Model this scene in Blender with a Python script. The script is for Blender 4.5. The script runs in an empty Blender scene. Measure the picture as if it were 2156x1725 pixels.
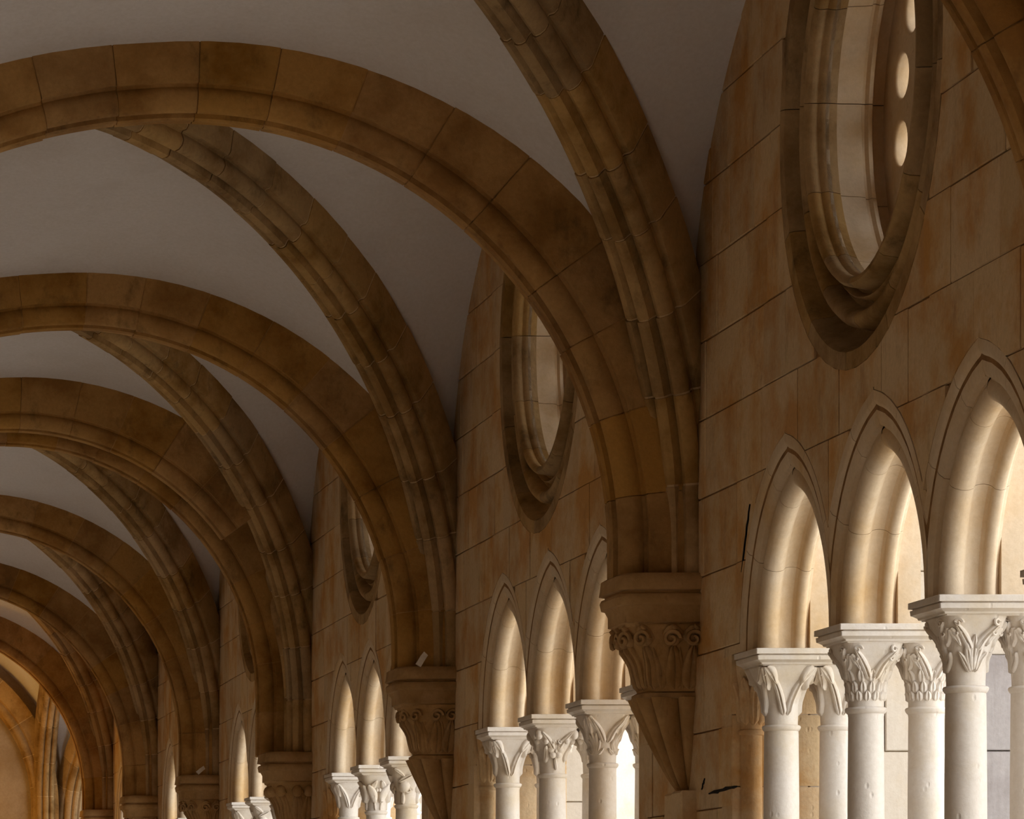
import bpy, math, random
from mathutils import Vector, Matrix
random.seed(7)
C = bpy.context.scene.collection
PI = math.pi
sin, cos = math.sin, math.cos

# ------------------------------------------------------------------ camera
cam_d = bpy.data.cameras.new('camera')
cam = bpy.data.objects.new('camera', cam_d); C.objects.link(cam)
EYE = 1.6
F = 8000.0                                   # focal length in pixels of a 2156 wide frame
cam.location = (0, 0, EYE)
cam.rotation_euler = (PI/2, 0, 0)            # level, looking along the walk (+Y)
cam_d.sensor_width = 36.0
cam_d.lens = F/2156*36.0
cam_d.shift_x = (1078+524)/2156              # the photograph is an off-centre crop, verticals upright
cam_d.shift_y = (1987-862.5)/2156
cam_d.clip_start = 0.1; cam_d.clip_end = 500
bpy.context.scene.camera = cam

# ------------------------------------------------------------------ light
W = bpy.data.worlds.new('overcast_sky'); bpy.context.scene.world = W
W.use_nodes = True
bg = W.node_tree.nodes['Background']
bg.inputs[0].default_value = (0.93, 0.965, 1.0, 1)
bg.inputs[1].default_value = 4.0
vs = bpy.context.scene.view_settings
vs.view_transform = 'Standard'; vs.look = 'None'; vs.gamma = 1; vs.use_curve_mapping = False
vs.exposure = 0.06
bpy.context.scene.cycles.max_bounces = 8
bpy.context.scene.cycles.diffuse_bounces = 7
bpy.context.scene.cycles.caustics_reflective = False
bpy.context.scene.cycles.caustics_refractive = False

# ------------------------------------------------------------------ materials
def lin(c):
    return tuple(((v/255)/12.92 if v/255 < .04045 else ((v/255+.055)/1.055)**2.4) for v in c) + (1,)

def stone_mat(name, base, alt, dark, stain_size=1.6, stain_lo=.45, stain_hi=.7, grime=.35, tint=.10,
              bump=.3, pits=True, rough=.9, tool=0.0):
    m = bpy.data.materials.new(name); m.use_nodes = True
    n = m.node_tree.nodes; l = m.node_tree.links
    b = n['Principled BSDF']; b.inputs['Roughness'].default_value = rough
    b.inputs['Specular IOR Level'].default_value = .2
    g = n.new('ShaderNodeNewGeometry')
    def noise(s, d=5, r=.6, sc=None):
        t = n.new('ShaderNodeTexNoise'); t.inputs['Scale'].default_value = s
        t.inputs['Detail'].default_value = d; t.inputs['Roughness'].default_value = r
        if sc:
            mp = n.new('ShaderNodeMapping'); mp.inputs['Scale'].default_value = sc
            l.new(g.outputs['Position'], mp.inputs[0]); l.new(mp.outputs[0], t.inputs[0])
        else: l.new(g.outputs['Position'], t.inputs[0])
        return t
    def ramp(src, lo, hi, a=0, bb=1):
        r = n.new('ShaderNodeMapRange'); r.inputs[1].default_value = lo; r.inputs[2].default_value = hi
        r.inputs[3].default_value = a; r.inputs[4].default_value = bb
        l.new(src, r.inputs[0]); return r.outputs[0]
    def mix(f, a, bcol, mode='MIX'):
        x = n.new('ShaderNodeMix'); x.data_type = 'RGBA'; x.blend_type = mode
        if isinstance(f, float): x.inputs[0].default_value = f
        else: l.new(f, x.inputs[0])
        for sock, v in ((x.inputs[6], a), (x.inputs[7], bcol)):
            if isinstance(v, tuple): sock.default_value = v
            else: l.new(v, sock)
        return x.outputs[2]
    big = noise(stain_size, 6, .62)
    col = mix(ramp(big.outputs[0], stain_lo, stain_hi), lin(base), lin(alt))
    gr = noise(stain_size*2.3, 8, .7, (1, 1, .55))
    col = mix(ramp(gr.outputs[0], .55, .78, 0, grime), col, lin(dark))
    fine = noise(38, 6, .7)
    col = mix(ramp(fine.outputs[0], .3, .7, 0, .22), col, lin(dark))
    # every block its own tone
    oi = n.new('ShaderNodeObjectInfo')
    v = ramp(oi.outputs['Random'], 0, 1, 1-tint, 1+tint)
    hs = n.new('ShaderNodeHueSaturation'); l.new(v, hs.inputs['Value']); l.new(col, hs.inputs['Color'])
    sv = n.new('ShaderNodeMath'); sv.operation = 'MULTIPLY_ADD'; sv.inputs[1].default_value = 17.3; sv.inputs[2].default_value = 0
    l.new(oi.outputs['Random'], sv.inputs[0])
    fr = n.new('ShaderNodeMath'); fr.operation = 'FRACT'; l.new(sv.outputs[0], fr.inputs[0])
    l.new(ramp(fr.outputs[0], 0, 1, 1-tint*.6, 1+tint*.6), hs.inputs['Saturation'])
    l.new(hs.outputs[0], b.inputs['Base Color'])
    # relief
    f2 = noise(9, 8, .65)
    bp = n.new('ShaderNodeBump'); bp.inputs['Strength'].default_value = bump; bp.inputs['Distance'].default_value = .02
    l.new(f2.outputs[0], bp.inputs['Height'])
    bp2 = n.new('ShaderNodeBump'); bp2.inputs['Strength'].default_value = bump*.8; bp2.inputs['Distance'].default_value = .004
    l.new(fine.outputs[0], bp2.inputs['Height']); l.new(bp.outputs[0], bp2.inputs['Normal'])
    last = bp2
    if pits:
        vo = n.new('ShaderNodeTexVoronoi'); vo.inputs['Scale'].default_value = 16
        mp = n.new('ShaderNodeMapping'); mp.inputs['Scale'].default_value = (1, 1, .6)
        l.new(g.outputs['Position'], mp.inputs[0]); l.new(mp.outputs[0], vo.inputs[0])
        bp3 = n.new('ShaderNodeBump'); bp3.inputs['Strength'].default_value = .6; bp3.inputs['Distance'].default_value = .006
        l.new(ramp(vo.outputs['Distance'], .0, .16), bp3.inputs['Height']); l.new(last.outputs[0], bp3.inputs['Normal'])
        last = bp3
    if tool:
        t3 = noise(30, 3, .5, (1, 1, .12))
        bp4 = n.new('ShaderNodeBump'); bp4.inputs['Strength'].default_value = tool; bp4.inputs['Distance'].default_value = .006
        l.new(t3.outputs[0], bp4.inputs['Height']); l.new(last.outputs[0], bp4.inputs['Normal'])
        last = bp4
    l.new(last.outputs[0], b.inputs['Normal'])
    return m

M = {}
M['old'] = stone_mat('old_inner_wall', (184,164,138), (162,138,106), (90,66,40), 1.2, .45, .7, .4, .05, .3, False)
M['wall'] = stone_mat('wall_limestone', (210,184,146), (194,148,90), (114,82,48), 2.0, .44, .62, .6, .08, .35, True, tool=.3)
M['column'] = stone_mat('column_limestone', (216,207,196), (206,188,158), (170,152,130), 2.2, .5, .75, .3, .03, .25, True)
M['arcade'] = stone_mat('arch_limestone', (212,192,164), (200,166,118), (142,114,80), 1.8, .45, .72, .3, .04, .22, False)
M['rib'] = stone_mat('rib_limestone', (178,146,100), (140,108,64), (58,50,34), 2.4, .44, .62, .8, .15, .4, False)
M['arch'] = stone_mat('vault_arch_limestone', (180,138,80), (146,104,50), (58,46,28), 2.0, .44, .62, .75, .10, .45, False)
M['corbel'] = stone_mat('corbel_limestone', (180,144,98), (150,114,66), (80,62,38), 2.4, .42, .66, .65, .05, .4, True)
M['mortar_arch'] = stone_mat('ochre_mortar', (176,136,84), (156,116,64), (90,66,38), 6, .45, .7, .4, 0, .3, False)
M['black'] = stone_mat('open_joint_painted_shade', (22,16,10), (30,20,12), (10,8,6), 6, .45, .7, .3, 0, .5, False)  # near-black colour stands for the shade inside cracks and open joints
M['moss'] = stone_mat('dark_moss', (74,72,48), (110,104,80), (40,38,26), 30, .4, .7, .5, 0, .8, False)
M['mortar'] = stone_mat('lime_mortar', (206,180,140), (186,156,112), (140,114,80), 6, .45, .7, .3, 0, .3, False)
M['joint'] = stone_mat('old_wall_mortar', (148,110,66), (120,86,48), (60,42,26), 5, .45, .65, .7, 0, .5, False)
M['buttress'] = stone_mat('pale_buttress_stone', (198,188,174), (190,172,144), (160,142,120), 2.0, .5, .75, .35, .04, .3, False, tool=.3)
M['grey'] = stone_mat('grey_weathered_stone', (158,152,150), (138,130,128), (100,96,92), 2.6, .45, .7, .4, .05, .3, False, tool=.5)
M['plaster'] = stone_mat('vault_plaster', (218,214,214), (206,199,194), (160,148,134), .55, .45, .75, .2, .02, .12, False)
M['limewash'] = stone_mat('limewashed_wall', (222,214,204), (210,198,184), (170,156,138), .8, .45, .75, .25, .02, .15, False)
M['floor'] = stone_mat('floor_paving', (212,202,188), (198,184,166), (150,136,118), 1.2, .45, .7, .3, .08, .2, False)
M['gravel'] = stone_mat('pale_gravel', (212,206,196), (196,188,174), (150,142,130), 3, .45, .7, .3, 0, .3, False)

# ------------------------------------------------------------------ object helpers
def mesh(verts, faces, mat, smooth=None, name='m'):
    me = bpy.data.meshes.new(name)
    me.from_pydata([tuple(v) for v in verts], [], faces)
    me.materials.append(mat)
    if smooth is not None:
        me.polygons.foreach_set('use_smooth', [True]*len(me.polygons))
        me.set_sharp_from_angle(angle=math.radians(smooth))
    me.validate(); me.update()
    return me

def obj(name, me, parent=None):
    o = bpy.data.objects.new(name, me); C.objects.link(o)
    if parent is not None:
        o.parent = parent
        o.matrix_parent_inverse = Matrix.Translation(-parent.location) if parent.rotation_euler[2] == 0 else parent.matrix_world.inverted()
    return o

def thing(name, label, cat, loc=(0, 0, 0), group=None):
    o = bpy.data.objects.new(name, None); C.objects.link(o)
    o.location = loc; o.empty_display_size = .2
    o['label'] = label; o['category'] = cat
    if group: o['group'] = group
    return o

def setting(name, loc=(0, 0, 0), me=None, label=None, cat=None):
    o = bpy.data.objects.new(name, me); C.objects.link(o); o.location = loc
    o['kind'] = 'structure'
    if label: o['label'] = label
    if cat: o['category'] = cat
    return o

class MB:
    def __init__(s): s.v = []; s.f = []
    def add(s, v, f):
        k = len(s.v); s.v += [tuple(p) for p in v]; s.f += [tuple(i+k for i in q) for q in f]
    def box(s, x0, x1, y0, y1, z0, z1):
        s.add([(x0,y0,z0),(x1,y0,z0),(x1,y1,z0),(x0,y1,z0),(x0,y0,z1),(x1,y0,z1),(x1,y1,z1),(x0,y1,z1)],
              [(0,3,2,1),(4,5,6,7),(0,1,5,4),(1,2,6,5),(2,3,7,6),(3,0,4,7)])
    def loops(s, rings, cap=True, closed=True):
        n = len(rings[0]); v = [p for r in rings for p in r]; f = []
        for i in range(len(rings)-1):
            for j in range(n if closed else n-1):
                a = i*n+j; b = i*n+(j+1) % n
                f.append((a, b, b+n, a+n))
        if cap:
            f.append(tuple(range(n))[::-1]); f.append(tuple((len(rings)-1)*n+j for j in range(n)))
        s.add(v, f)
    def me(s, mat, smooth=None): return mesh(s.v, s.f, mat, smooth)

# bevelled block: x0..x1 etc, bevel b on all edges by inset rings along axis 0 (front is the low-x side)
def block(mb, x0, x1, y0, y1, z0, z1, b=.004, face='x'):
    if face == 'x':
        r = [[(x0, y0+b, z0+b), (x0, y1-b, z0+b), (x0, y1-b, z1-b), (x0, y0+b, z1-b)],
             [(x0+b, y0, z0), (x0+b, y1, z0), (x0+b, y1, z1), (x0+b, y0, z1)],
             [(x1, y0, z0), (x1, y1, z0), (x1, y1, z1), (x1, y0, z1)]]
    else:
        r = [[(x0+b, y0, z0+b), (x1-b, y0, z0+b), (x1-b, y0, z1-b), (x0+b, y0, z1-b)],
             [(x0, y0+b, z0), (x1, y0+b, z0), (x1, y0+b, z1), (x0, y0+b, z1)],
             [(x0, y1, z0), (x1, y1, z0), (x1, y1, z1), (x0, y1, z1)]]
    mb.loops(r)

# convex polygon subtraction in 2D ----------------------------------------
def clip(poly, a, b, keep_left):
    out = []; ex, ey = b[0]-a[0], b[1]-a[1]
    d = [(ex*(p[1]-a[1])-ey*(p[0]-a[0]))*(1 if keep_left else -1) for p in poly]
    for i, p in enumerate(poly):
        q = poly[(i+1) % len(poly)]; dp, dq = d[i], d[(i+1) % len(poly)]
        if dp >= 0: out.append(p)
        if (dp > 1e-9 and dq < -1e-9) or (dp < -1e-9 and dq > 1e-9):
            t = dp/(dp-dq); out.append((p[0]+t*(q[0]-p[0]), p[1]+t*(q[1]-p[1])))
    return out
def area(p): return .5*sum(p[i][0]*p[(i+1) % len(p)][1]-p[(i+1) % len(p)][0]*p[i][1] for i in range(len(p)))
def subtract(polys, conv):                   # conv counter-clockwise
    res = []
    mnx = min(p[0] for p in conv); mxx = max(p[0] for p in conv); mny = min(p[1] for p in conv); mxy = max(p[1] for p in conv)
    for P in polys:
        if max(p[0] for p in P) <= mnx or min(p[0] for p in P) >= mxx or max(p[1] for p in P) <= mny or min(p[1] for p in P) >= mxy:
            res.append(P); continue
        inside = P; pieces = []
        for i in range(len(conv)):
            a, b = conv[i], conv[(i+1) % len(conv)]
            o = clip(inside, a, b, False)
            if len(o) > 2 and abs(area(o)) > 1e-6: pieces.append(o)
            inside = clip(inside, a, b, True)
            if len(inside) < 3 or abs(area(inside)) < 1e-7: inside = []; break
        res += pieces if inside else [P]
    return res
def circle2(cy, cz, r, n=48): return [(cy+r*cos(2*PI*i/n), cz+r*sin(2*PI*i/n)) for i in range(n)]
def extrude_polys(mb, polys, x0, x1):        # polys in (y, z)
    for P in polys:
        if area(P) < 0: P = P[::-1]
        n = len(P)
        mb.add([(x0, y, z) for y, z in P]+[(x1, y, z) for y, z in P],
               [tuple(range(n))[::-1], tuple(n+i for i in range(n))]+[(i, (i+1) % n, n+(i+1) % n, n+i) for i in range(n)])

# moulded stones swept along a path ----------------------------------------
def sweep_ring(P, N, B, prof, dn=0, db=0):
    return [P+N*(n+dn)+B*(b+db) for b, n in prof]
def stones_along(path, prof, mat, parent, name, joint_len, gap=.011, sub=4, jit=.003, core=None, core_in=.0065,
                 fix=None, first_off=0, smooth=40, cuts=None):
    """path: list of (P,N,B) densely sampled; prof: closed list of (b,n)."""
    L = [0]
    for i in range(1, len(path)): L.append(L[-1]+(path[i][0]-path[i-1][0]).length)
    T = L[-1]
    def at(s):
        s = min(max(s, 0), T)
        lo, hi = 0, len(L)-1
        while hi-lo > 1:
            m = (lo+hi)//2
            if L[m] <= s: lo = m
            else: hi = m
        t = (s-L[lo])/max(L[hi]-L[lo], 1e-9)
        a, b = path[lo], path[hi]
        return a[0].lerp(b[0], t), a[1].lerp(b[1], t).normalized(), a[2].lerp(b[2], t).normalized()
    if cuts is None:
        n = max(1, round(T/joint_len)); cuts = [0]
        for i in range(1, n): cuts.append(T*i/n+random.uniform(-.12, .12)*T/n)
        cuts.append(T)
    for i in range(len(cuts)-1):
        a, b = cuts[i]+gap/2, cuts[i+1]-gap/2
        dn, db = random.uniform(-jit, jit), random.uniform(-jit, jit)
        rings = []
        for k in range(sub+1):
            P, N, B = at(a+(b-a)*k/sub)
            r = sweep_ring(P, N, B, prof, dn, db)
            if fix: r = [fix(p) for p in r]
            rings.append(r)
        mb = MB(); mb.loops(rings); obj(name, mb.me(mat, smooth), parent)
    if core:
        m_ = len(prof); sg = 1 if sum(prof[k][0]*prof[(k+1) % m_][1]-prof[(k+1) % m_][0]*prof[k][1] for k in range(m_)) > 0 else -1
        p2 = []
        for k in range(m_):
            p0, p1, q_ = Vector(prof[k-1]), Vector(prof[k]), Vector(prof[(k+1) % m_])
            e1, e2 = (p1-p0), (q_-p1)
            if e1.length < 1e-6 or e2.length < 1e-6: p2.append(tuple(p1)); continue
            e1.normalize(); e2.normalize()
            n_ = Vector((-(e1.y+e2.y), e1.x+e2.x))*sg
            if n_.length < 1e-3: n_ = Vector((-e1.y, e1.x))*sg
            n_.normalize(); p2.append(tuple(p1+n_*core_in))
        rings = []; K = len(cuts)*3
        for k in range(K+1):
            P, N, B = at(T*k/K); r = sweep_ring(P, N, B, p2)
            if fix: r = [fix(p) for p in r]
            rings.append(r)
        mb = MB(); mb.loops(rings); obj('mortar_core', mb.me(core, smooth), parent)

# ------------------------------------------------------------------ plan of the walk
XW = 5.0                                     # inner face of the arcade wall
XC, RI, RE, ZC = 2.31, 2.29, 2.69, 3.715     # transverse arches: centre, intrados, extrados, centre height
AL = 2.70                                    # half width of the flatter left half of the transverse arches
XL = XC-AL-.44
XM = (XL+XW)/2
PIER = [-.40, 6.50, 13.40, 20.30, 27.22, 34.15, 40.85, 47.0, 52.75]
DZ   = [0, 0, 0, 0, 0, .13, .05, 0, -.05]
CAPZ = [3.555, 3.555, 3.555, 3.555, 3.565, 3.31, 3.40, 3.42, 3.45]
SPR = 3.07                                   # springing of the arcade, top of the abaci
SP = 1.45                                    # spacing of the twin columns
OZ, OR = 5.48, 1.15                          # round windows
def bay_mid(i): return (PIER[i]+PIER[i+1])/2+.08
ORD = {2: 'nearest', 3: 'second', 4: 'third', 5: 'fourth', 6: 'fifth', 7: 'farthest'}

# ------------------------------------------------------------------ floor, ground, hidden side of the walk
mb = MB(); mb.box(XL-1, 5.0, -8, 62, -.3, 0)
setting('floor', me=mb.me(M['floor']))
mb = MB(); mb.box(4.99, 60, -40, 90, -.5, -.15)
g = setting('courtyard_ground', me=mb.me(M['gravel']), label='pale courtyard ground outside the arcade', cat='ground')
mb = MB(); mb.box(XL-.4, XL, -8, 60, 0, 8)
setting('wall_left', me=mb.me(M['old']))
mb = MB(); mb.box(XL-.4, 5.6, -8.4, -8, 0, 8)
setting('wall_back', me=mb.me(M['old']))

# ------------------------------------------------------------------ vault plaster
def zdiag(s, dz): return ZC+.02+dz*.5+3.31*math.sqrt(max(0, 1-s*s))
def ztr(x, dz):
    u = (x-XC)/(XW+.03-XC) if x > XC else (XC-x)/(XC-XL+.03)
    return ZC+dz+2.605*math.sqrt(max(0, 1-u*u))
def zwall(b): return 4.6+2.3*math.sqrt(max(0, 1-min(1, abs(b))**2.0))
def vault(i, name):
    y0, y1 = PIER[i], PIER[i+1]; ym = (y0+y1)/2; hy = (y1-y0)/2
    N = 56; v = []; f = []
    # cosine spacing packs the rows near the walls where the vault turns steep
    g = [sin(PI/2*(2*k/N-1)) for k in range(N+1)]
    for a in g:
        for b in g:
            A, B = abs(a), abs(b)
            if A >= B:
                t = (A-B)/max(1e-6, 1-B); z = zdiag(B, 0)*(1-t)+zwall(B)*t
            else:
                dz = DZ[i] if b < 0 else DZ[i+1]
                t = (B-A)/max(1e-6, 1-A); z = zdiag(A, 0)*(1-t)+ztr(XM+a*(XW-XM+.03), dz)*t
            v.append((XM+a*(XW-XM+.03), ym+b*hy, z))
    for p in range(N):
        for q in range(N):
            k = p*(N+1)+q
            if (p < N/2) == (q < N/2): f += [(k, k+1, k+N+2), (k, k+N+2, k+N+1)]
            else: f += [(k, k+1, k+N+1), (k+1, k+N+2, k+N+1)]
    setting(name, me=mesh(v, f, M['plaster'], 50))
for i in range(len(PIER)-1):
    vault(i, 'ceiling')
mb = MB(); mb.box(XL-.5, 7, -8.4, PIER[-1], 7.15, 7.3); mb.box(XL-.5, 7, -8.4, PIER[0], 6.9, 7.16)
setting('ceiling', me=mb.me(M['plaster']))

# ------------------------------------------------------------------ transverse arches
half = [(.22, .46), (.22, .165), (.218, .15), (.215, .148), (.19, .158), (.172, .152), (.168, .135),
        (.182, .115), (.190, .085), (.182, .05), (.16, .02), (.13, .005), (.10, .012), (.085, .035),
        (.072, .06), (.052, .055), (.044, .03), (.040, .0), (.018, -.008)]
prof_t = [(b, n) for b, n in half]+[(-b, n) for b, n in reversed(half)]
tr_labels = {2: 'dark moulded cross arch cutting the top right corner of the picture',
             3: 'nearest complete moulded cross arch, broad and ochre, spanning the walk',
             4: 'second complete cross arch behind the broad one, with pale joints',
             5: 'third cross arch down the walk, paler and greyer along its band',
             6: 'fourth cross arch down the walk, partly hidden by the third',
             7: 'fifth cross arch down the walk, dark with broken edges',
             8: 'farthest cross arch, dark reddish, framing the lamp-lit corner bay'}
for i, off in ((1, 0), (2, 0), (3, 0), (4, 0), (5, .42), (6, 0), (7, 0), (8, 0), (5, -.50)):
    y, dz = PIER[i]+off, DZ[i]
    z0 = CAPZ[i]-.01
    t = thing('vault_arch', 'pale cross arch doubled in front of the third cross arch, its joints clear' if off < 0 else tr_labels.get(i, 'moulded cross arch of the vault nearer than the picture shows'), 'arch', (XC, y, ZC+dz), 'cross arches of the vault')
    path = []
    zc = ZC+dz
    for k in range(6 if off >= 0 else 0):
        path.append((Vector((XC+RI, y, z0+(zc-z0)*k/6)), Vector((1, 0, 0)), Vector((0, 1, 0))))
    K = 96
    for k in range(0 if off >= 0 else 19, K+1):
        a = PI*k/K
        ax = RI if a < PI/2 else AL
        path.append((Vector((XC+ax*cos(a), y, zc+RI*sin(a))), Vector((cos(a)/ax, 0, sin(a)/RI)).normalized(), Vector((0, 1, 0))))
    for k in range(1, 7):
        path.append((Vector((XC-AL, y, zc-(zc-z0)*k/6)), Vector((-1, 0, 0)), Vector((0, 1, 0))))
    stones_along(path, prof_t if off >= 0 else [(b, .60 if n > .4 else n) for b, n in prof_t], M['arch'], t, 'arch_stone', .42, sub=5, core=M['mortar_arch'], jit=.004, gap=.006)

# ------------------------------------------------------------------ diagonal ribs
halfd = [(.165, .40), (.165, .18), (.15, .155), (.122, .15), (.115, .138), (.128, .115), (.136, .088), (.128, .055),
         (.105, .03), (.08, .022), (.058, .035), (.048, .055), (.040, .035), (.032, .0), (.012, -.012)]
prof_d = halfd+[(-b, n) for b, n in reversed(halfd)]
def diag_path(p, q, z0a, z0b):
    """semi-elliptic soffit from corbel point p to corbel point q in plan"""
    c = (p+q)/2; u = (p-q); A = u.length/2; u.normalize()
    H, zc = 3.0, 3.73; Bv = Vector((-u.y, u.x, 0)); up = Vector((0, 0, 1))
    path = []
    for k in range(5): path.append((Vector((p.x, p.y, z0a+(zc-z0a)*k/5)), u.copy(), Bv))
    K = 96
    for k in range(K+1):
        a = PI*k/K
        P = c+u*(A*cos(a))+up*(zc+H*sin(a))
        N = (u*(cos(a)/A)+up*(sin(a)/H)).normalized()
        path.append((P, N, Bv))
    for k in range(1, 6): path.append((Vector((q.x, q.y, zc-(zc-z0b)*k/5)), -u, Bv))
    return path
for i in range(1, 8):
    ya, yb = PIER[i]+.21, PIER[i+1]-.21
    w = ORD.get(i)
    for s in (0, 1):
        if s == 0: p, q = Vector((XW-.135, yb, 0)), Vector((XL+.135, ya, 0)); za, zb = CAPZ[i+1], CAPZ[i]
        else: p, q = Vector((XW-.135, ya, 0)), Vector((XL+.135, yb, 0)); za, zb = CAPZ[i], CAPZ[i+1]
        if w: lab = '%s diagonal rib of the %s bay, rising from the %s corbel at its %s end' % ('moulded stone', w,
               {0: ORD.get(i, ''), 1: ORD.get(i-1, 'unseen')}[s], 'far' if s == 0 else 'near')
        if w: lab = '%s diagonal rib of the %s bay, springing from its %s corbel' % ('moulded', w, 'far' if s == 0 else 'near')
        else: lab = '%s diagonal rib of the vault bay nearer than the picture shows' % ('first', 'second')[s]
        t = thing('vault_rib', lab[:110], 'rib', ((p.x+q.x)/2, (p.y+q.y)/2, 6.5), 'diagonal ribs of the vault')
        stones_along(diag_path(p, q, za-.01, zb-.01), prof_d, M['rib'], t, 'rib_stone', .46, sub=5, core=M['mortar'], jit=.004)

# ------------------------------------------------------------------ arcade wall
AW, AH = .78, .94                            # hood line: half width at springing, rise
cA = (AH*AH-AW*AW)/(2*AW); rA = AW+cA
def arch_outline(ym, off, z0=SPR, n=10, zdrop=0.0):
    """pointed outline, ccw in (y,z); off>0 is inside the hood line"""
    r = rA-off; am = math.acos(cA/r); pts = []
    for k in range(n+1):
        a = am*k/n; pts.append((ym-cA+r*cos(a), z0+r*sin(a)))
    for k in range(n-1, -1, -1):
        a = am*k/n; pts.append((ym+cA-r*cos(a), z0+r*sin(a)))
    if zdrop: pts = [(pts[-1][0], z0-zdrop), (pts[0][0], z0-zdrop)]+pts
    return pts
def stilted(ym, hw, z0, zs, rise, n=10):
    pts = [(ym-hw, z0), (ym+hw, z0)]
    c = (rise*rise-hw*hw)/(2*hw); r = hw+c; am = math.acos(c/r)
    for k in range(n+1): pts.append((ym-c+r*cos(am*k/n), zs+r*sin(am*k/n)))
    for k in range(n-1, -1, -1): pts.append((ym+c-r*cos(am*k/n), zs+r*sin(am*k/n)))
    return pts
# profile of the arcade mouldings: (inset from hood line, depth x)
def roll(cx, cz, r, a0, a1, n=7): return [(cx+r*cos(math.radians(a0+(a1-a0)*k/n)), cz+r*sin(math.radians(a0+(a1-a0)*k/n))) for k in range(n+1)]
prof_a = [(-.055, .0), (-.014, .0), (.0, .004), (.010, .014), (.024, .015), (.06, .016), (.095, .028), (.102, .05), (.112, .052)]
prof_a += roll(.150, .088, .052, -135, 70, 9)
prof_a += [(.158, .142), (.148, .160), (.145, .180), (.152, .200), (.168, .212)]
prof_a += roll(.172, .240, .028, -90, 90, 6)
prof_a += [(.160, .285), (-.055, .285)]
course = [3.53+.41*k for k in range(-9, 10)]
def wall_bay(i, detail):
    y0, y1 = PIER[i], PIER[i+1]; ym = bay_mid(i); oc = ym+.27
    w = ORD.get(i, 'unseen near')
    wall = setting('wall_right', (XW, ym, 0), label='%s bay of the ashlar arcade wall, with three arches and a round window' % w, cat='wall')
    cs = [ym-SP, ym, ym+SP]
    low = [(ym-1.5*SP-.27, 0.62), (ym+1.5*SP+.27, .62), (ym+1.5*SP+.27, SPR+.002), (ym-1.5*SP-.27, SPR+.002)]
    zt = 7.2
    # backing: two slabs behind the facing stones
    P = [[(y0, 0), (y1, 0), (y1, zt), (y0, zt)]]
    P = subtract(P, low)
    for c in cs: P = subtract(P, arch_outline(c, .03))
    P = subtract(P, circle2(oc, OZ, 1.23))
    mb = MB(); extrude_polys(mb, P, .014, .285); me = mb.me(M['joint']); o = obj('wall_core', me, wall); o.location = (XW, 0, 0)
    o.location = (XW, 0, 0)
    P = [[(y0, 0), (y1, 0), (y1, zt), (y0, zt)]]
    P = subtract(P, low)
    for c in cs: P = subtract(P, stilted(c, SP/2-.145, SPR-.1, 3.75, .75))
    P = subtract(P, circle2(oc, OZ, 1.20))
    mb = MB(); extrude_polys(mb, P, .285, .39); o = obj('outer_wall', mb.me(M['arcade']), wall); o.location = (XW, 0, 0)
    # jamb blocks at the two ends of the opening
    for s in (-1, 1):
        ja = ym+s*(1.5*SP+.27)
        z = .62; 
        while z < SPR-.05:
            z2 = min(z+random.uniform(.36, .5), SPR)
            if z < 1.9: z2 = min(1.95, SPR) if z == .62 else z2
            mb = MB(); e = random.uniform(0, .003)
            yy0, yy1 = (ja, ja+.2) if s > 0 else (ja-.2, ja)
            mb.box(XW-.001+e, XW+.64, yy0-(.004 if s > 0 else 0), yy1+(.004 if s < 0 else 0), z+.003, z2-.003)
            obj('jamb_stone', mb.me(M['wall']), wall); z = z2
    for s in (-1, 1):
        ja = ym+s*(1.5*SP+.27); n = 24
        mb = MB(); cx, cy = XW+.10, ja+s*.015
        mb.loops([[(cx+r*cos(2*PI*k/n), cy+r*sin(2*PI*k/n), z) for k in range(n)] for z, r in ((.62, .058), (ZN-.03, .058), (ZN-.028, .066), (ZN-.018, .071), (ZN-.004, .069), (ZN, .06))])
        obj('respond_shaft', mb.me(M['wall'], 40), wall)
        B = Bell(cx, cy, ZN, ZA+.03, lerp_t([(0, .058), (.5, .062), (1, .08)]), lerp_t([(0, .058), (.5, .07), (1, .12)]), pf)
        mb = MB(); mb.loops(B.body(24, 8))
        for th in (-PI/2*s*1.0, -PI/2*s-.7, -PI/2*s+.7, PI):
            B.leaf(mb, th, .05, th, .8, .035, .022, .03)
        obj('respond_capital', mb.me(M['wall'], 50), wall)
    # facing stones
    shapes = [low]+[arch_outline(c, -.06) for c in cs]+[circle2(oc, OZ, 1.272)]
    allmb = MB()
    for k in range(len(course)-1):
        z0_, z1_ = course[k], course[k+1]
        if z1_ < 1.4: continue
        y = y0+random.uniform(-.3, 0); gp = .0035
        while y < y1:
            wd = random.uniform(.30, .70)
            a, b = max(y, y0), min(y+wd, y1)
            if y1-b < .2: b = y1; wd = 9
            if b-a > .12 or b == y1:
                ra = [(a+gp, z0_+gp), (b-gp, z0_+gp), (b-gp, z1_-gp), (a+gp, z1_-gp)]
                # the odd course is split into two thin ones
                Q = [ra]
                for sh in shapes: Q = subtract(Q, sh)
                e = random.uniform(-.0035, .0035)
                if Q and sum(abs(area(q)) for q in Q) > .004:
                    mb = MB()
                    if len(Q) == 1 and Q[0] is ra:
                        block(mb, XW+e, XW+.05, a+gp, b-gp, z0_+gp, z1_-gp, .005)
                    else: extrude_polys(mb, Q, XW+e, XW+.05)
                    if detail: obj('stone', mb.me(M['wall']), wall)
                    else: allmb.add(mb.v, mb.f)
            y += wd
    if allmb.v:
        o = obj('facing_stones', allmb.me(M['wall']), wall); o['kind'] = 'stuff'
    return ym, oc

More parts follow.
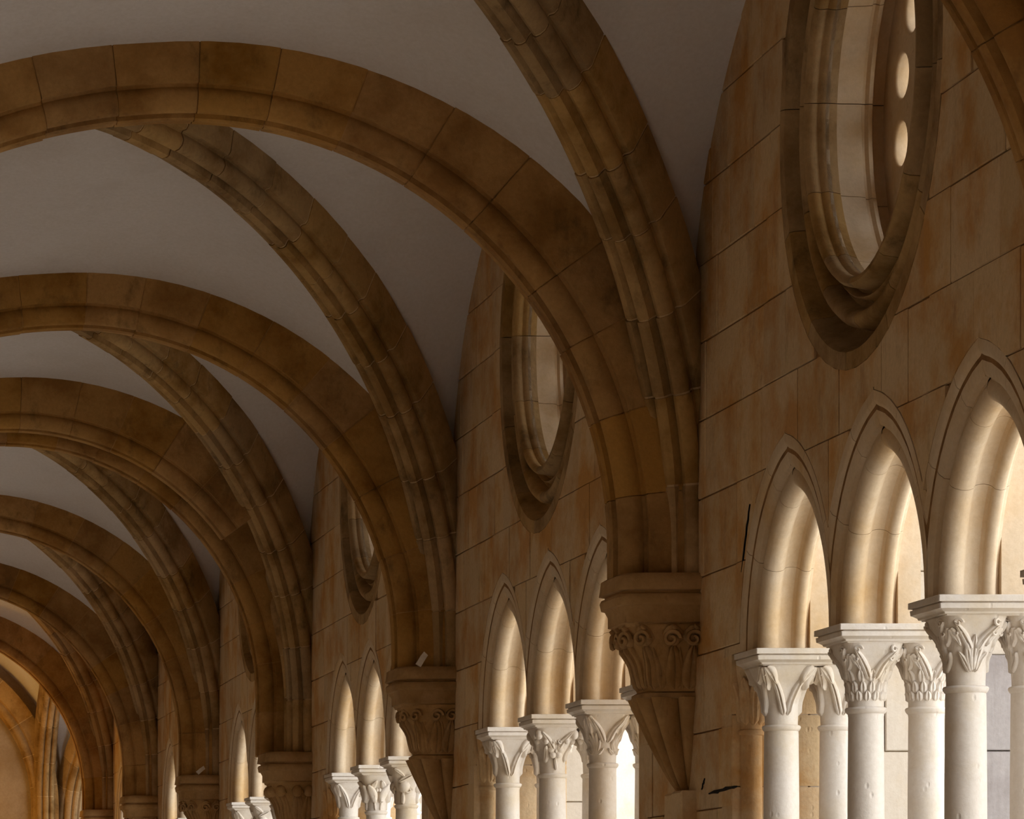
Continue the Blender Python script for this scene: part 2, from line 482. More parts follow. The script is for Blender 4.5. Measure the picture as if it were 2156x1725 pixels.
def arcade_arches(i, ym):
    w = ORD.get(i, 'unseen near')
    for j, c in enumerate((ym+SP, ym, ym-SP)):
        t = thing('arcade_arch', '%s of the three pointed arches in the %s bay of the arcade' % (('far left', 'middle', 'near right')[j], w), 'arch', (XW, c, SPR), 'pointed arches of the arcade')
        path = []; K = 30
        am = math.acos(cA/rA)
        r = rA
        right = [(c-cA+r*cos(am*k/K), SPR+r*sin(am*k/K), am*k/K) for k in range(K+1)]
        def fixer(p, c=c, j=j):
            lo = c-(SP/2-.0015 if j < 2 else 2); hi = c+(SP/2-.0015 if j > 0 else 2)
            if p.y <= lo or p.y >= hi: return Vector((max(p.x, XW+.0145), min(max(p.y, lo), hi), p.z))
            return p
        # two half arches meeting at the apex
        for s in (1, -1):
            path = []
            for (py, pz, a) in right:
                yy = c+s*(py-c)
                path.append((Vector((XW, yy, pz)), Vector((0, s*cos(a), sin(a))), Vector((1, 0, 0))))
            # profile (inset, depth) -> b = depth, n = -inset ; clamp the apex to the mitre plane
            pr = [(d, -ins) for ins, d in prof_a]
            def fx(p, s=s, c=c, f=fixer):
                p = f(p)
                if s*(p.y-c) < 0.0008: p = Vector((p.x, c+s*.0008, p.z))
                return p
            ext = path
            n = 3
            # a short run past the apex so the inner mouldings reach the mitre
            aend = am+.22
            for k in range(1, 9):
                a = am+(aend-am)*k/8
                yy = c+s*(-cA+r*cos(a)); ext.append((Vector((XW, yy, SPR+r*sin(a))), Vector((0, s*cos(a), sin(a))), Vector((1, 0, 0))))
            T = r*am; cuts = [0, T*random.uniform(.36, .44), T*random.uniform(.68, .8), r*aend]
            # drop stones past the mitre
            def fx2(p, fx=fx): return fx(p)
            stones_along(ext, pr, M['arcade'], t, 'arch_stone', .5, sub=9, gap=.003, jit=0, fix=fx2, cuts=cuts, smooth=33)

# ------------------------------------------------------------------ round windows
prof_o = [(1.27, .06), (1.27, .0), (1.19, .0), (1.178, .02), (1.168, .09), (1.15, .135), (1.12, .15), (1.095, .14), (1.085, .10), (1.078, .06),
          (1.055, .035), (1.03, .03), (1.008, .045), (.998, .075), (.99, .115), (.97, .125), (.955, .11), (.95, .08), (.94, .07), (.932, .085), (.925, .11), (.91, .11), (.902, .07), (.895, .025),
          (.878, .006), (.858, .008), (.845, .026), (.846, .05), (.853, .066), (.843, .08), (.839, .10), (.846, .12),
          (.862, .13), (.872, .15), (.88, .20), (.885, .26), (.89, .285), (.905, .292), (.908, .305), (.893, .32), (.90, .34), (.93, .35), (.965, .36), (.965, .52),
          (1.27, .52), (1.27, .06)]
tracery_me = None
def make_tracery():
    cu = bpy.data.curves.new('tracery_outline', 'CURVE'); cu.dimensions = '2D'; cu.fill_mode = 'BOTH'
    cu.extrude = .036; cu.bevel_depth = .016; cu.bevel_resolution = 2
    def poly(pts):
        s = cu.splines.new('POLY'); s.points.add(len(pts)-1); s.use_cyclic_u = True
        for k, p in enumerate(pts): s.points[k].co = (p[0], p[1], 0, 1)
    poly([(.975*cos(2*PI*k/60), .975*sin(2*PI*k/60)) for k in range(60)])
    n = 14
    def tri(r, a, s, out):
        pts = []
        for k in range(3):
            b0 = a+(0 if out else PI)+k*2*PI/3
            pts.append((r*cos(a)+s*cos(b0), r*sin(a)+s*sin(b0)))
        res = []
        for k in range(3):
            p, q = Vector(pts[k]), Vector(pts[(k+1) % 3]); m = (p+q)/2; c0 = Vector((r*cos(a), r*sin(a)))
            res += [p[:], (m+(c0-m)*.35)[:]]
        return res
    for k in range(n):
        a = math.radians(-9+360/14*k)
        poly([(.71*cos(a)+.118*cos(2*PI*j/24), .71*sin(a)+.118*sin(2*PI*j/24)) for j in range(24)])
        a2 = a+math.radians(180/14)
        poly(tri(.855, a2, .070, True)); poly(tri(.585, a2, .045, False))
    for k in range(8):
        a = math.radians(10+45*k)
        # pointed petals around a small eye
        pts = []
        for j in range(12):
            t = j/11; rr = .17+.29*t; wd = .115*sin(PI*min(1, t*1.0))**.8*(.55+.45*t)
            pts.append((rr, wd))
        pts = pts+[(x, -y) for x, y in reversed(pts[1:-1])]
        poly([(x*cos(a)-y*sin(a), x*sin(a)+y*cos(a)) for x, y in pts])
    poly([(.10*cos(2*PI*j/16), .10*sin(2*PI*j/16)) for j in range(16)])
    o = bpy.data.objects.new('tmp', cu); C.objects.link(o)
    dg = bpy.context.evaluated_depsgraph_get()
    me = bpy.data.meshes.new_from_object(o.evaluated_get(dg))
    bpy.data.objects.remove(o)
    me.materials.clear(); me.materials.append(M['arcade'])
    return me
def round_window(i, oc):
    global tracery_me
    w = ORD.get(i, 'unseen near')
    t = thing('round_window', 'round moulded stone window with pierced tracery above the %s bay of arches' % w, 'window', (XW, oc, OZ), 'round windows over the arcade')
    n = 12; K = 6
    cut = next(k for k, q in enumerate(prof_o) if q == (.839, .10))
    outer = prof_o[:cut+1]+[(.86, .16), (1.27, .16)]
    inner = prof_o[cut:-2]+[(1.1, .52), (1.1, .165), (.88, .165)]
    for nm, pr, mt in (('ring_stone', outer, 'rib'), ('reveal_stone', inner, 'arcade')):  # darker stone up to the lit edge: stain and shade put into colour
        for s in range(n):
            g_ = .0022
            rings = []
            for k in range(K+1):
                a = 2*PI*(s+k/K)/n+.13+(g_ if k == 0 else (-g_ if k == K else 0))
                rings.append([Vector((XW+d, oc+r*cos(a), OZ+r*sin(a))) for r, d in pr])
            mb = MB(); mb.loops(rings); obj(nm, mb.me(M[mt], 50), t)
    if tracery_me is None: tracery_me = make_tracery()
    o = bpy.data.objects.new('tracery', tracery_me); C.objects.link(o); o.parent = t
    o.location = (.465, 0, 0)
    # curve plane xy -> world yz
    o.rotation_euler = (PI/2, 0, PI/2)

# ------------------------------------------------------------------ carved surfaces
class Bell:
    def __init__(s, cx, cy, z0, z1, hx, hy, p): s.cx, s.cy, s.z0, s.z1, s.hx, s.hy, s.p = cx, cy, z0, z1, hx, hy, p
    def pt(s, th, t, off=0):
        hx, hy, p = s.hx(t), s.hy(t), s.p(t)
        c, sn = cos(th), sin(th)
        k = (abs(c)**p+abs(sn)**p)**(-1/p)
        x, y = hx*c*k, hy*sn*k
        l = math.hypot(x, y); x += off*x/l; y += off*y/l
        return (s.cx+x, s.cy+y, s.z0+(s.z1-s.z0)*t)
    def body(s, n=40, m=14, a0=0, a1=2*PI):
        full = a1-a0 > 6.2
        return [[s.pt(a0+(a1-a0)*j/(n if full else n-1), k/m) for j in range(n)] for k in range(m+1)]
    def leaf(s, mb, th0, t0, th1, t1, w, thick=.012, curl=.02, point=.7, rib=.35, nu=8, nv=9):
        """leaf laid on the bell from (th0,t0) to (th1,t1); w = half width in metres"""
        v = []; f = []
        a = s.pt(th0, t0); rr = math.hypot(a[0]-s.cx, a[1]-s.cy)
        L = math.hypot((th1-th0)*rr, (t1-t0)*(s.z1-s.z0)) or 1e-6
        dth, dt = (th1-th0)/L, (t1-t0)/L
        for q in range(nv+1):
            vv = q/nv
            wd = w*(sin(PI*min(.999, vv**point*.96+.02))**.75)
            for p_ in range(nu+1):
                u = 2*p_/nu-1
                s_along = vv*L
                th = th0+dth*s_along-(t1-t0)*(s.z1-s.z0)/L*(u*wd)/rr
                t = t0+dt*s_along+((th1-th0)*rr/L*(u*wd))/(s.z1-s.z0)
                o = thick*math.sqrt(max(0, 1-u*u))-rib*thick*max(0, 1-abs(u)*4)+curl*max(0, vv-.55)**2*4*(1-u*u*.5)-(.004 if abs(u) == 1 else 0)
                if q in (0, nv): o = min(o, -.003) if q == 0 else o*.5
                v.append(s.pt(th, min(max(t, .0), 1.02), o))
        for q in range(nv):
            for p_ in range(nu):
                k = q*(nu+1)+p_
                f.append((k, k+1, k+nu+2, k+nu+1))
        mb.add(v, f)
    def knob(s, mb, th, t, r, off=0.0, squash=.8, n=10, m=7):
        c = Vector(s.pt(th, t, off))
        d = Vector((cos(th), sin(th), 0))
        rings = []
        for k in range(m+1):
            a = PI*k/m-PI/2
            rings.append([c+Vector((0, 0, 1))*(r*sin(a))+Vector((cos(2*PI*j/n), sin(2*PI*j/n), 0))*(r*squash*cos(a)+1e-5) for j in range(n)])
        mb.loops(rings)
    def spiral(s, mb, th, t, r, thick=.010, turns=1.6, off=0):
        c = Vector(s.pt(th, t, thick*.6+off)); d = Vector((cos(th), sin(th), 0)); tt = Vector((-sin(th), cos(th), 0)); up = Vector((0, 0, 1))
        rings = []
        K = 22
        for k in range(K+1):
            a = 2*PI*turns*k/K; rad = r*(1-.8*k/K); P = c+tt*(rad*cos(a))+up*(rad*sin(a))+d*(.012*k/K)
            out = tt*cos(a)+up*sin(a); ww = thick*(1-.4*k/K)
            rings.append([P+out*(ww*cos(2*PI*j/6))+d*(ww*sin(2*PI*j/6)) for j in range(6)])
        mb.loops(rings)

ZN, ZA = 2.69, 2.985                         # neck ring, underside of the abacus
def lerp_t(pairs):
    def f(t):
        for (a, va), (b, vb) in zip(pairs, pairs[1:]):
            if t <= b:
                u = (t-a)/(b-a); return va+(vb-va)*(u*u*(3-2*u)*.5+u*.5)
        return pairs[-1][1]
    return f
hxf = lerp_t([(0, .080), (.35, .083), (.62, .098), (.85, .128), (1, .141)])
hyf = lerp_t([(0, .080), (.35, .085), (.65, .108), (.88, .150), (1, .168)])
pf = lerp_t([(0, 2), (.4, 2.05), (1, 5.5)])
deg = math.radians
def corner_leaves(B, mb, th, style):
    if style == 'curl':
        for k, (dth, dt) in enumerate(((-20, .70), (0, .60), (20, .70))):
            B.leaf(mb, th+deg(dth*.15), 1.0, th+deg(dth), dt, .036, .022, .035)
        B.leaf(mb, th, .99, th, .82, .04, .02, .01)
    elif style == 'eyelet':
        for dth in (-14, 14):
            B.spiral(mb, th+deg(dth), .90, .019, .008, 1.1)
            B.spiral(mb, th+deg(dth*.8), .76, .017, .007, 1.1)
        B.leaf(mb, th, .84, th-deg(16), .58, .024, .012, .012)
        B.leaf(mb, th, .84, th+deg(16), .58, .024, .012, .012)
    elif style == 'bud':
        B.knob(mb, th, .86, .034, .004); B.knob(mb, th+deg(14), .73, .025, .004); B.knob(mb, th-deg(14), .73, .025, .004)
    else:
        B.leaf(mb, th, .98, th-deg(18), .66, .026, .012, .014); B.leaf(mb, th, .98, th+deg(18), .66, .026, .012, .014)
        B.leaf(mb, th, .98, th, .60, .026, .014, .02)
def straps(B, mb, low=.18):
    for q in range(4):
        mid = -PI/2+q*PI/2
        for s in (-1, 1):
            B.leaf(mb, mid+s*deg(6), low, mid+s*deg(36), .92, .021, .018, .006, .5, .9)
def decorate(B, style):
    """returns list of (part name, MB)"""
    out = []
    mbS, mbC = MB(), MB()
    if style in ('curl', 'eyelet', 'trefoil', 'bud', 'plainleaf', 'fan', 'rosette', 'palmette'):
        straps(B, mbS, {'curl': .16, 'eyelet': .42, 'fan': .42, 'rosette': .5, 'palmette': .5}.get(style, .25))
        cs = {'curl': 'curl', 'eyelet': 'eyelet', 'fan': 'trefoil', 'rosette': 'bud', 'palmette': 'eyelet'}.get(style, 'trefoil')
        for q in range(4): corner_leaves(B, mbC, deg(45+90*q), cs)
        out += [('leaf_strap', mbS), ('corner_leaf', mbC)]
    if style == 'eyelet':                    # rows of pointed scales round the bell
        mb = MB()
        for row, (t0, n, h) in enumerate(((.10, 14, .17), (.22, 14, .20), (.38, 12, .22))):
            for k in range(n):
                th = 2*PI*(k+.5*(row % 2))/n
                B.leaf(mb, th, t0, th, t0+h, .021, .012, .012, .9, .5, 6, 5)
        out.append(('scale_row', mb))
    if style == 'palmette':
        mb = MB()
        for q in range(4):
            th = -PI/2+q*PI/2
            for dth, t1, wd in ((-34, .50, .018), (-18, .64, .020), (0, .74, .022), (18, .64, .020), (34, .50, .018)):
                B.leaf(mb, th+deg(dth*.2), .20, th+deg(dth), t1, wd, .012, .010, .8, .7)
        out.append(('palmette', mb))
    if style == 'rosette':
        mb = MB()
        for q in range(2):
            th = -PI/2+q*PI; c = Vector(B.pt(th, .50, .008))
            for k in range(5):
                a = 2*PI*k/5+.3
                d = Vector((0, -1 if q == 0 else 1, 0)); e = Vector((1, 0, 0))*cos(a)+Vector((0, 0, 1))*sin(a)
                cc = c+e*.030; rings = []
                for m_ in range(6):
                    ph = PI*m_/5
                    rings.append([cc+d*(.013*cos(ph))+(Vector((1, 0, 0))*cos(2*PI*j/10)+Vector((0, 0, 1))*sin(2*PI*j/10))*(.023*sin(ph)+1e-5) for j in range(10)])
                mb.loops(rings)
            B.knob(mb, th, .50, .012, .014)
            B.leaf(mb, th+deg(4), .08, th-deg(4), .42, .012, .014, 0)
            B.spiral(mb, th+deg(12), .70, .017, .007, 1.4); B.spiral(mb, th-deg(12), .70, .017, .007, 1.4)
        for dth in (45, 135, 225, 315):
            B.leaf(mb, deg(dth), .25, deg(dth+14), .62, .020, .016, .02)
        out.append(('rosette', mb))
    if style == 'fan':
        mb = MB()
        for q in range(4):
            th = deg(45+90*q)
            for k in range(7):
                dd = -36+12*k; t1 = .66-.0022*dd*dd*.12
                B.leaf(mb, th+deg(dd*.3), .18, th+deg(dd), t1, .013, .010, .014, .8, .6)
        out.append(('fan_leaf', mb))
    if style == 'birds':
        mb = MB()
        for q in range(4):
            th = -PI/2+q*PI/2
            for s in (-1, 1):
                B.leaf(mb, th+s*deg(14), .22, th+s*deg(34), .74, .036, .036, .006, 1, .1)
                B.leaf(mb, th+s*deg(30), .55, th+s*deg(8), .86, .022, .022, .01, 1, .2)
                B.leaf(mb, th+s*deg(12), .02, th+s*deg(20), .36, .009, .012, 0)
                B.knob(mb, th+s*deg(6), .60, .017, .012)
        out.append(('carved_bird', mb))
    if style == 'beast':
        mb = MB()
        for q in range(4):
            th = -PI/2+q*PI/2+deg(-22)
            B.knob(mb, th, .50, .052, -.012, .95, 14, 9)
            B.spiral(mb, th+deg(22), .40, .032, .012, 1.5)
            B.leaf(mb, th-deg(20), .60, th+deg(32), .80, .022, .024, .01, 1, .8)
            B.leaf(mb, th-deg(6), .02, th-deg(4), .42, .016, .018, 0)
            B.leaf(mb, th-deg(24), .98, th+deg(12), .70, .02, .016, .016)
        out.append(('carved_beast', mb))
    return out

def abacus_rings(x0, x1, y0, y1, z0, z1):
    h = z1-z0; lv = [(0, .046), (.05, .044), (.08, .034), (.18, .030), (.30, .014), (.33, .008), (.58, .006), (.60, .015), (.65, .015), (.67, .0), (.98, .0), (1.0, .005)]
    rings = []
    for t, ins in lv:
        z = z0+h*t; a, b, c, d = x0+ins, x1-ins, y0+ins, y1-ins; e = .004
        rings.append([(a+e, c, z), (b-e, c, z), (b, c+e, z), (b, d-e, z), (b-e, d, z), (a+e, d, z), (a, d-e, z), (a, c+e, z)])
    return rings
STY = {(2, 0): 'curl', (2, 1): 'eyelet', (2, 2): 'palmette', (2, 3): 'curl',
       (3, 0): 'curl', (3, 1): 'rosette', (3, 2): 'fan', (3, 3): 'bud',
       (4, 0): 'trefoil', (4, 1): 'birds', (4, 2): 'beast', (4, 3): 'curl',
       (5, 0): 'trefoil', (5, 1): 'beast', (5, 2): 'birds', (5, 3): 'curl'}
DESC = {'curl': 'curled corner leaves', 'eyelet': 'a band of scale-like leaves', 'palmette': 'a palmette leaf on its bell', 'rosette': 'a five-petalled flower', 'fan': 'ribbed fan leaves',
        'bud': 'round corner buds', 'trefoil': 'plain crossing leaf straps', 'birds': 'paired carved birds', 'beast': 'a coiled carved beast'}
POS = ['far left', 'second from the left', 'third from the left', 'near right']
def twin_column(i, j, y):
    w = ORD.get(i, 'unseen near'); st = STY.get((i, j), ('trefoil', 'curl', 'bud', 'trefoil')[j])
    lab = 'pale twin column with %s, %s under the %s bay of the arcade' % (DESC[st], POS[j], w)
    t = thing('twin_column', lab, 'column', (XW+.32, y, .62), 'twin columns of the arcade')
    lo, hi = y-.215, y+.215
    rv = random.uniform(-.003, .003)
    mb = MB(); mb.loops(abacus_rings(XW-.002, XW+.642, lo, hi, ZA, SPR)); obj('abacus', mb.me(M['column'], 30), t)
    cxs = (XW+.18, XW+.46)
    mb = MB()
    bells = []
    for cx in cxs:
        B = Bell(cx, y, ZN, ZA, hxf, hyf, pf); bells.append(B)
        mb.loops(B.body())
    cap = obj('capital', mb.me(M['column'], 60), t)
    parts = {}
    for B in bells:
        for nm, m_ in decorate(B, st):
            parts.setdefault(nm, MB()).add(m_.v, m_.f)
    for nm, m_ in parts.items(): obj(nm, m_.me(M['column'], 50), cap)
    for cx in cxs:
        n = 36
        prof = [(.55, .081+rv), (.9, .083+rv), (1.6, .086+rv), (2.3, .085+rv), (ZN-.04, .082+rv), (ZN-.02, .083)]
        mb = MB()
        mb.loops([[(cx+r*cos(2*PI*k/n), y+r*sin(2*PI*k/n), z) for k in range(n)] for z, r in prof]); obj('shaft', mb.me(M['column'], 40), t)
        prof = [(-.026, .080), (-.022, .087), (-.012, .0935), (-.003, .0955), (0.003, .092), (.006, .084), (.008, .076)]
        mb = MB()
        mb.loops([[(cx+r*cos(2*PI*k/n), y+r*sin(2*PI*k/n), ZN+z) for k in range(n)] for z, r in prof]); obj('neck_ring', mb.me(M['column'], 40), t)
    mb = MB(); mb.box(XW+.04, XW+.60, y-.16, y+.16, .60, .72); obj('base', mb.me(M['column']), t)
    return t

# ------------------------------------------------------------------ corbels
CORB = {3: 'nearest and largest carved corbel, dark, carrying the ribs beside the nearest bay', 4: 'second carved corbel down the walk, with a splinter of stone on top',
        5: 'third carved corbel down the walk, with deeply cut leaves', 6: 'fourth carved corbel down the walk, small and dark', 7: 'fifth carved corbel down the walk, half lost in shadow',
        8: 'farthest corbel, under the last arch before the lamp-lit corner', 2: 'corbel under the arch at the top right corner, outside the frame'}
def corbel(i):
    y, zt = PIER[i], CAPZ[i]
    t = thing('corbel', CORB[i], 'corbel', (XW, y, zt-1.2), 'carved corbels under the vault ribs')
    cx = XW+.03
    def rings(levels, n=26):
        out = []
        for z, hx, hy, p in levels:
            r = []
            for k in range(n):
                th = PI/2+PI*k/(n-1); c, s = cos(th), sin(th); q = (abs(c)**p+abs(s)**p)**(-1/p)
                r.append((cx+(hx+.03)*c*q, y+hy*s*q, z))
            out.append(r)
        return out
    zs = lambda dz: zt-dz
    L = [(zs(.28), .365, .205, 7), (zs(.262), .372, .212, 7), (zs(.258), .385, .222, 8), (zs(.235), .385, .222, 8), (zs(.20), .385, .225, 8), (zs(.17), .40, .235, 8), (zs(.165), .418, .243, 8), (zs(.15), .420, .252, 8), (zs(.125), .425, .256, 8), (zs(.11), .418, .250, 8), (zs(.104), .40, .232, 8),
         (zs(.094), .40, .232, 8), (zs(.088), .43, .250, 8), (zs(.065), .425, .256, 8), (zs(.035), .421, .255, 8), (zs(.012), .42, .246, 8), (zs(0), .40, .235, 8)]
    mb = MB(); mb.loops(rings([(z_, a_, b_+.042, p_) for z_, a_, b_, p_ in L]), closed=False)
    obj('abacus', mb.me(M['corbel'], 35), t)
    hx = lerp_t([(0, .275), (.35, .30), (.8, .365), (1, .39)]); hy = lerp_t([(0, .19), (.4, .20), (.85, .235), (1, .262)]); p = lambda t_: 5.0
    B = Bell(cx, y, zs(.62), zs(.27), hx, hy, p)
    mb = MB(); mb.loops(B.body(30, 10, PI/2, 3*PI/2), closed=False); cap = obj('capital', mb.me(M['corbel'], 60), t)
    angs = [deg(100), deg(128), deg(155), deg(180), deg(208), deg(228), deg(247), deg(262)]
    for a in angs:
        mb = MB(); mk = MB()
        B.leaf(mb, a+random.uniform(-.03, .03)-.10*(1 if a > PI else -1), .02, a, .70, .036, .022, .02, .6, .9, 8, 9)
        for sd in (-1, 1):
            B.leaf(mb, a+sd*deg(9)-.10*(1 if a > PI else -1), .02, a+sd*deg(4), .66, .012, .016, .004, .5, .2, 4, 7)
        if i in (4,):
            B.spiral(mk, a, .78, .046, .015, 1.3)
        elif i == 5:
            B.knob(mk, a, .78, .055, .0, .9); B.spiral(mk, a, .72, .052, .012, 1.0)
        else:
            B.knob(mk, a, .79, .040, .0, .9); B.spiral(mk, a, .78, .046, .015, 1.3, .026); B.leaf(mk, a, .72, a, 1.0, .04, .03, .01)
        obj('bell_leaf', mb.me(M['corbel'], 60), cap)
        k_ = obj('crocket', mk.me(M['corbel'], 60), cap); k_['kind'] = 'thing'

    # ledge and fluted cone below
    zl = zs(.62)
    mb = MB(); mb.loops(rings([(zl-.035, .245, .175, 6), (zl-.03, .272, .19, 6), (zl-.008, .272, .19, 6), (zl+.004, .25, .17, 6)]), closed=False); obj('ledge', mb.me(M['corbel'], 35), t)
    mb = MB(); R = []
    n = 141
    for k in range(15):
        u = k/14; z = zl-.03-.49*u; hx_ = .245*(1-u)**.85+.055; hy_ = .165*(1-u)**.9+.045
        r = []
        for j in range(n):
            th = PI/2+PI*j/(n-1); q = (abs(cos(th))**4+abs(sin(th))**4)**(-1/4)
            m_ = .73+.27*abs(sin((th-PI/2)*7.0))**.7
            r.append((cx+(hx_+.03)*cos(th)*q*m_, y+hy_*sin(th)*q*m_, z))
        R.append(r)
    mb.loops(R, closed=False); obj('fluted_cone', mb.me(M['corbel'], 50), t)
    mb = MB(); block(mb, XW-.085, XW+.05, y-.20, y+.0, zl-.76, zl-.525, .012); obj('base_stone', mb.me(M['wall']), t)
    mb = MB(); block(mb, XW-.075, XW+.05, y+.004, y+.20, zl-.76, zl-.53, .012); obj('base_stone', mb.me(M['wall']), t)
    return t

# ------------------------------------------------------------------ buttresses
def buttress(i):
    """stands at pier i, outside; its near flank faces the camera"""
    y, lab = PIER[i], {3: 'pale ashlar buttress seen through the nearest bay of arches', 4: 'pale buttress glimpsed between the columns of the second bay',
                       5: 'pale buttress glimpsed between the columns of the third bay', 6: 'buttress outside the fourth bay', 7: 'buttress outside the fifth bay', 8: 'buttress outside the farthest bay'}[i]
    x1 = 7.4 if i == 3 else 5.95
    yf = y-(PIER[i]-bay_mid(i-1)-1.5*SP-.27)
    t = thing('buttress', lab, 'buttress', (XW+.7, y, 0), 'buttresses in the courtyard')
    mb = MB(); mb.box(XW+.36, x1-.03, yf+.03, y+.95, 0, 7.1); obj('core', mb.me(M['mortar']), t)
    z = 0.0; k = 0
    while z < 7.05:
        h = .49 if z < 3.0 else random.uniform(.42, .50); x = XW+.395+(-.25 if k % 2 else 0)
        if z < 1.6: h = 1.6
        edges = [x]
        while edges[-1] < x1-.01:
            nx = edges[-1]+random.uniform(.5, .8)
            if i == 3 and z < 3.1 and edges[-1] < 6.2 and nx > 6.05: nx = 6.23
            if x1-nx < .18: nx = x1
            edges.append(min(nx, x1))
        ztop = min(z+h, 7.1)
        for a, b in zip(edges, edges[1:]):
            a = max(a, XW+.395)
            if b-a < .05: continue
            mb = MB(); e = random.uniform(-.003, .003)
            grey = i == 3 and a > 6.2 and z < 3.0
            y0_ = yf+e-(.05 if grey else 0)
            block(mb, a+.003, b-.003, y0_, yf+.05, z+.003, ztop-.003, .005, 'y')
            obj('stone', mb.me(M['grey'] if grey else M['buttress']), t)
        z += h; k += 1

for i in range(0, 8):
    if i < 2:
        # bays in front of the frame: plain openings so that daylight enters as it does further on
        y0, y1 = PIER[i], PIER[i+1]; ym = (y0+y1)/2
        P = [[(y0, 0), (y1, 0), (y1, 7.2), (y0, 7.2)]]
        P = subtract(P, [(ym-2.4, .62), (ym+2.4, .62), (ym+2.4, SPR), (ym-2.4, SPR)])
        for c in (ym-SP, ym, ym+SP): P = subtract(P, arch_outline(c, .2))
        P = subtract(P, circle2(ym+.25, OZ, .7, 24))
        mb = MB(); extrude_polys(mb, P, XW, XW+.4)
        setting('wall_right', me=mb.me(M['wall']))
        continue
    ym, oc = wall_bay(i, i <= 5)
    arcade_arches(i, ym)
    round_window(i, oc)
    for j in range(4): twin_column(i, j, ym+SP*(1.5-j))
for i in range(3, 9): corbel(i); buttress(i)
corbel(2)
mb = MB(); mb.box(XL-.4, 5.9, -8, PIER[0], 0, 7)   # solid wall before the first opening
mb = MB(); mb.box(XW, XW+.5, -8, PIER[0], 0, 7.2); setting('wall_right', me=mb.me(M['wall']))

# ------------------------------------------------------------------ the lamp-lit corner bay at the far end
YE = 58.3
mb = MB(); mb.box(XL-.4, 14, YE, YE+.4, 0, 8); setting('wall_far', me=mb.me(M['old']))
mb = MB(); mb.box(8.6, 14, PIER[8]-.3, PIER[8]+.1, 0, 8); mb.box(XW, 8.6, PIER[8]-.1, PIER[8]+.2, 0, 2.0); setting('wall_side', me=mb.me(M['buttress']))
v = []; f = []
N = 32
for a in range(N+1):
    for b in range(N+1):
        u, w_ = 2*a/N-1, 2*b/N-1
        X = 2.1+u*2.75; Y = (PIER[8]+YE)/2+w_*(YE-PIER[8])/2
        A, B_ = abs(u), abs(w_)
        zd = 3.7+3.0*math.sqrt(max(0, 1-max(A, B_)**2*.0-min(A, B_)**2))
        edge = 3.7+2.75*math.sqrt(max(0, 1-min(A, B_)**2))
        t_ = (max(A, B_)-min(A, B_))/max(1e-6, 1-min(A, B_))
        v.append((X, Y, zd*(1-t_)+edge*t_))
for a in range(N):
    for b in range(N): k = a*(N+1)+b; f.append((k, k+1, k+N+2, k+N+1))
setting('ceiling', me=mesh(v, f, M['plaster'], 60))
mb = MB(); mb.box(XL-.4, 14, PIER[8]-.1, YE+.4, 6.9, 7.2); setting('ceiling', me=mb.me(M['plaster']))
# wall arch on the end wall
t = thing('vault_arch', 'wall arch on the end wall, glowing orange in lamp light', 'arch', (2.1, YE, 3.7))
path = [(Vector((4.3, YE-.1, 2.4+.13*k)), Vector((1, 0, 0)), Vector((0, 1, 0))) for k in range(10)]
path += [(Vector((2.1+2.2*cos(PI*k/60), YE-.1, 3.7+2.2*sin(PI*k/60))), Vector((cos(PI*k/60), 0, sin(PI*k/60))), Vector((0, 1, 0))) for k in range(61)]
stones_along(path, prof_d, M['rib'], t, 'arch_stone', .5, core=M['mortar'])
# arch between the corner bay and the walk that turns right
def side_arch(p, q, zc, H, lab, mat='rib'):
    c = (p+q)/2; u = (p-q); A = u.length/2; u.normalize(); Bv = Vector((-u.y, u.x, 0)); up = Vector((0, 0, 1))
    path = [(Vector((p.x, p.y, 2.4+(zc-2.4)*k/6)), u.copy(), Bv) for k in range(6)]
    for k in range(61):
        a = PI*k/60; path.append((c+u*(A*cos(a))+up*(zc+H*sin(a)), (u*(cos(a)/A)+up*(sin(a)/H)).normalized(), Bv))
    path += [(Vector((q.x, q.y, zc-(zc-2.4)*k/6)), -u, Bv) for k in range(1, 7)]
    t = thing('vault_arch', lab, 'arch', (c.x, c.y, zc))
    stones_along(path, prof_d, M[mat], t, 'arch_stone', .5, core=M['mortar'])
side_arch(Vector((5.0, PIER[8]+.5, 0)), Vector((4.5, YE-.35, 0)), 3.7, 2.3, 'upright lamp-lit arch springing left of centre beyond the farthest cross arch')
side_arch(Vector((7.2, PIER[8]+.5, 0)), Vector((4.95, YE-.2, 0)), 3.4, 2.0, 'small far arch in the walk that turns right, faintly lit')
ld = bpy.data.lights.new('wall_lamp_bulb', 'POINT'); ld.energy = 170; ld.color = (1.0, .52, .05); ld.shadow_soft_size = .15
lo = bpy.data.objects.new('wall_lamp_bulb', ld); C.objects.link(lo); lo.location = (1.6, 55.2, 2.3)

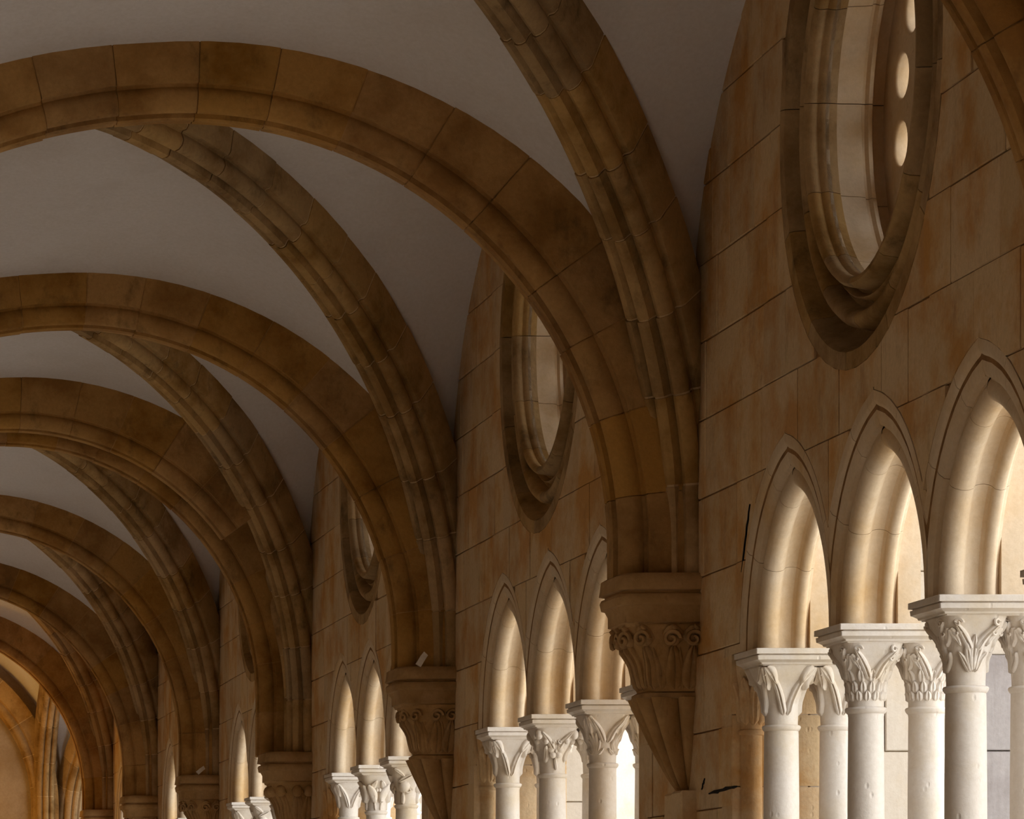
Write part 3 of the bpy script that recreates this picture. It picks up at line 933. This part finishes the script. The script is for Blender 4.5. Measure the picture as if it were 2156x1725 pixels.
# ------------------------------------------------------------------ small loose things
def shard(x, y, z, rx, ry, sz, lab):
    mb = MB(); a, b, c = sz
    mb.loops([[(-a, -b, -c), (a, -b, -c), (a, b, -c), (-a, b, -c)], [(-a*1.1, -b, 0), (a*.95, -b*1.1, 0), (a, b, 0), (-a, b, .01)], [(-a*.9, -b, c), (a, -b*.8, c*.85), (a, b, c*.9), (-a*.8, b, c)]])
    o = obj('stone_splinter', mb.me(M['column'], None)); o.location = (x, y, z); o.rotation_euler = (rx, ry, 0)
    o['label'] = lab; o['category'] = 'stone'
shard(4.755, 26.93, 3.615, 0, deg(32), (.020, .016, .052), 'pale splinter of stone leaning on the second corbel')
shard(4.80, 40.55, 3.45, 0, deg(50), (.020, .02, .05), 'pale splinter of stone lying on the fourth corbel')

mb = MB()
for k in range(34):
    a = random.uniform(0, 2*PI); x, y, z = random.gauss(0, .03), random.uniform(-.03, .03), random.gauss(0, .008)
    r = random.uniform(.008, .018)
    mb.loops([[(x+r*w*cos(2*PI*j/6), y+r*w*sin(2*PI*j/6), z+r*h_) for j in range(6)] for h_, w in ((-1, .2), (-.4, .9), (.4, .8), (1, .15))])
o = obj('moss_clump', mb.me(M['moss'], None)); o.location = (6.42, 19.42, 3.05)
o['label'] = 'dark moss clump at the top of the grey buttress stone, right'; o['category'] = 'moss'

# cracks and washed-out joints in the ashlar, black slivers on the face with the shade of the gaps painted in
def crack(pts, w, parent):
    """pts in (y, z) on the inner face; a thin ragged sliver"""
    mb = MB(); L, Rr = [], []
    n = len(pts)
    for k, (y, z) in enumerate(pts):
        q = pts[min(k+1, n-1)]; p = pts[max(k-1, 0)]; d = Vector((q[0]-p[0], q[1]-p[1])).normalized()
        ww = w*(.25+.75*sin(PI*(k+.5)/n))*random.uniform(.6, 1.3)
        L.append((XW-.0045, y-d.y*ww, z+d.x*ww)); Rr.append((XW-.0045, y+d.y*ww, z-d.x*ww))
    back = [(XW+.01, p[1], p[2]) for p in L]; back2 = [(XW+.01, p[1], p[2]) for p in Rr]
    mb.loops([[L[k], Rr[k], back2[k], back[k]] for k in range(n)])
    obj('crack', mb.me(M['black']), parent)
def on_wall(px, py):
    Y = F*XW/(px+524); return Y, EYE+(1987-py)*Y/F
near = bpy.data.objects['wall_right.002']
def crack_px(a, b, w, n=9, wob=.006):
    p, q = on_wall(*a), on_wall(*b)
    crack([(p[0]+(q[0]-p[0])*k/n+random.uniform(-wob, wob), p[1]+(q[1]-p[1])*k/n+random.uniform(-wob, wob)*.5) for k in range(n+1)], w, near)
crack_px((1579, 1062), (1562, 1205), .009)
crack_px((1493, 1672), (1548, 1656), .010)
crack_px((1478, 1662), (1484, 1640), .006)
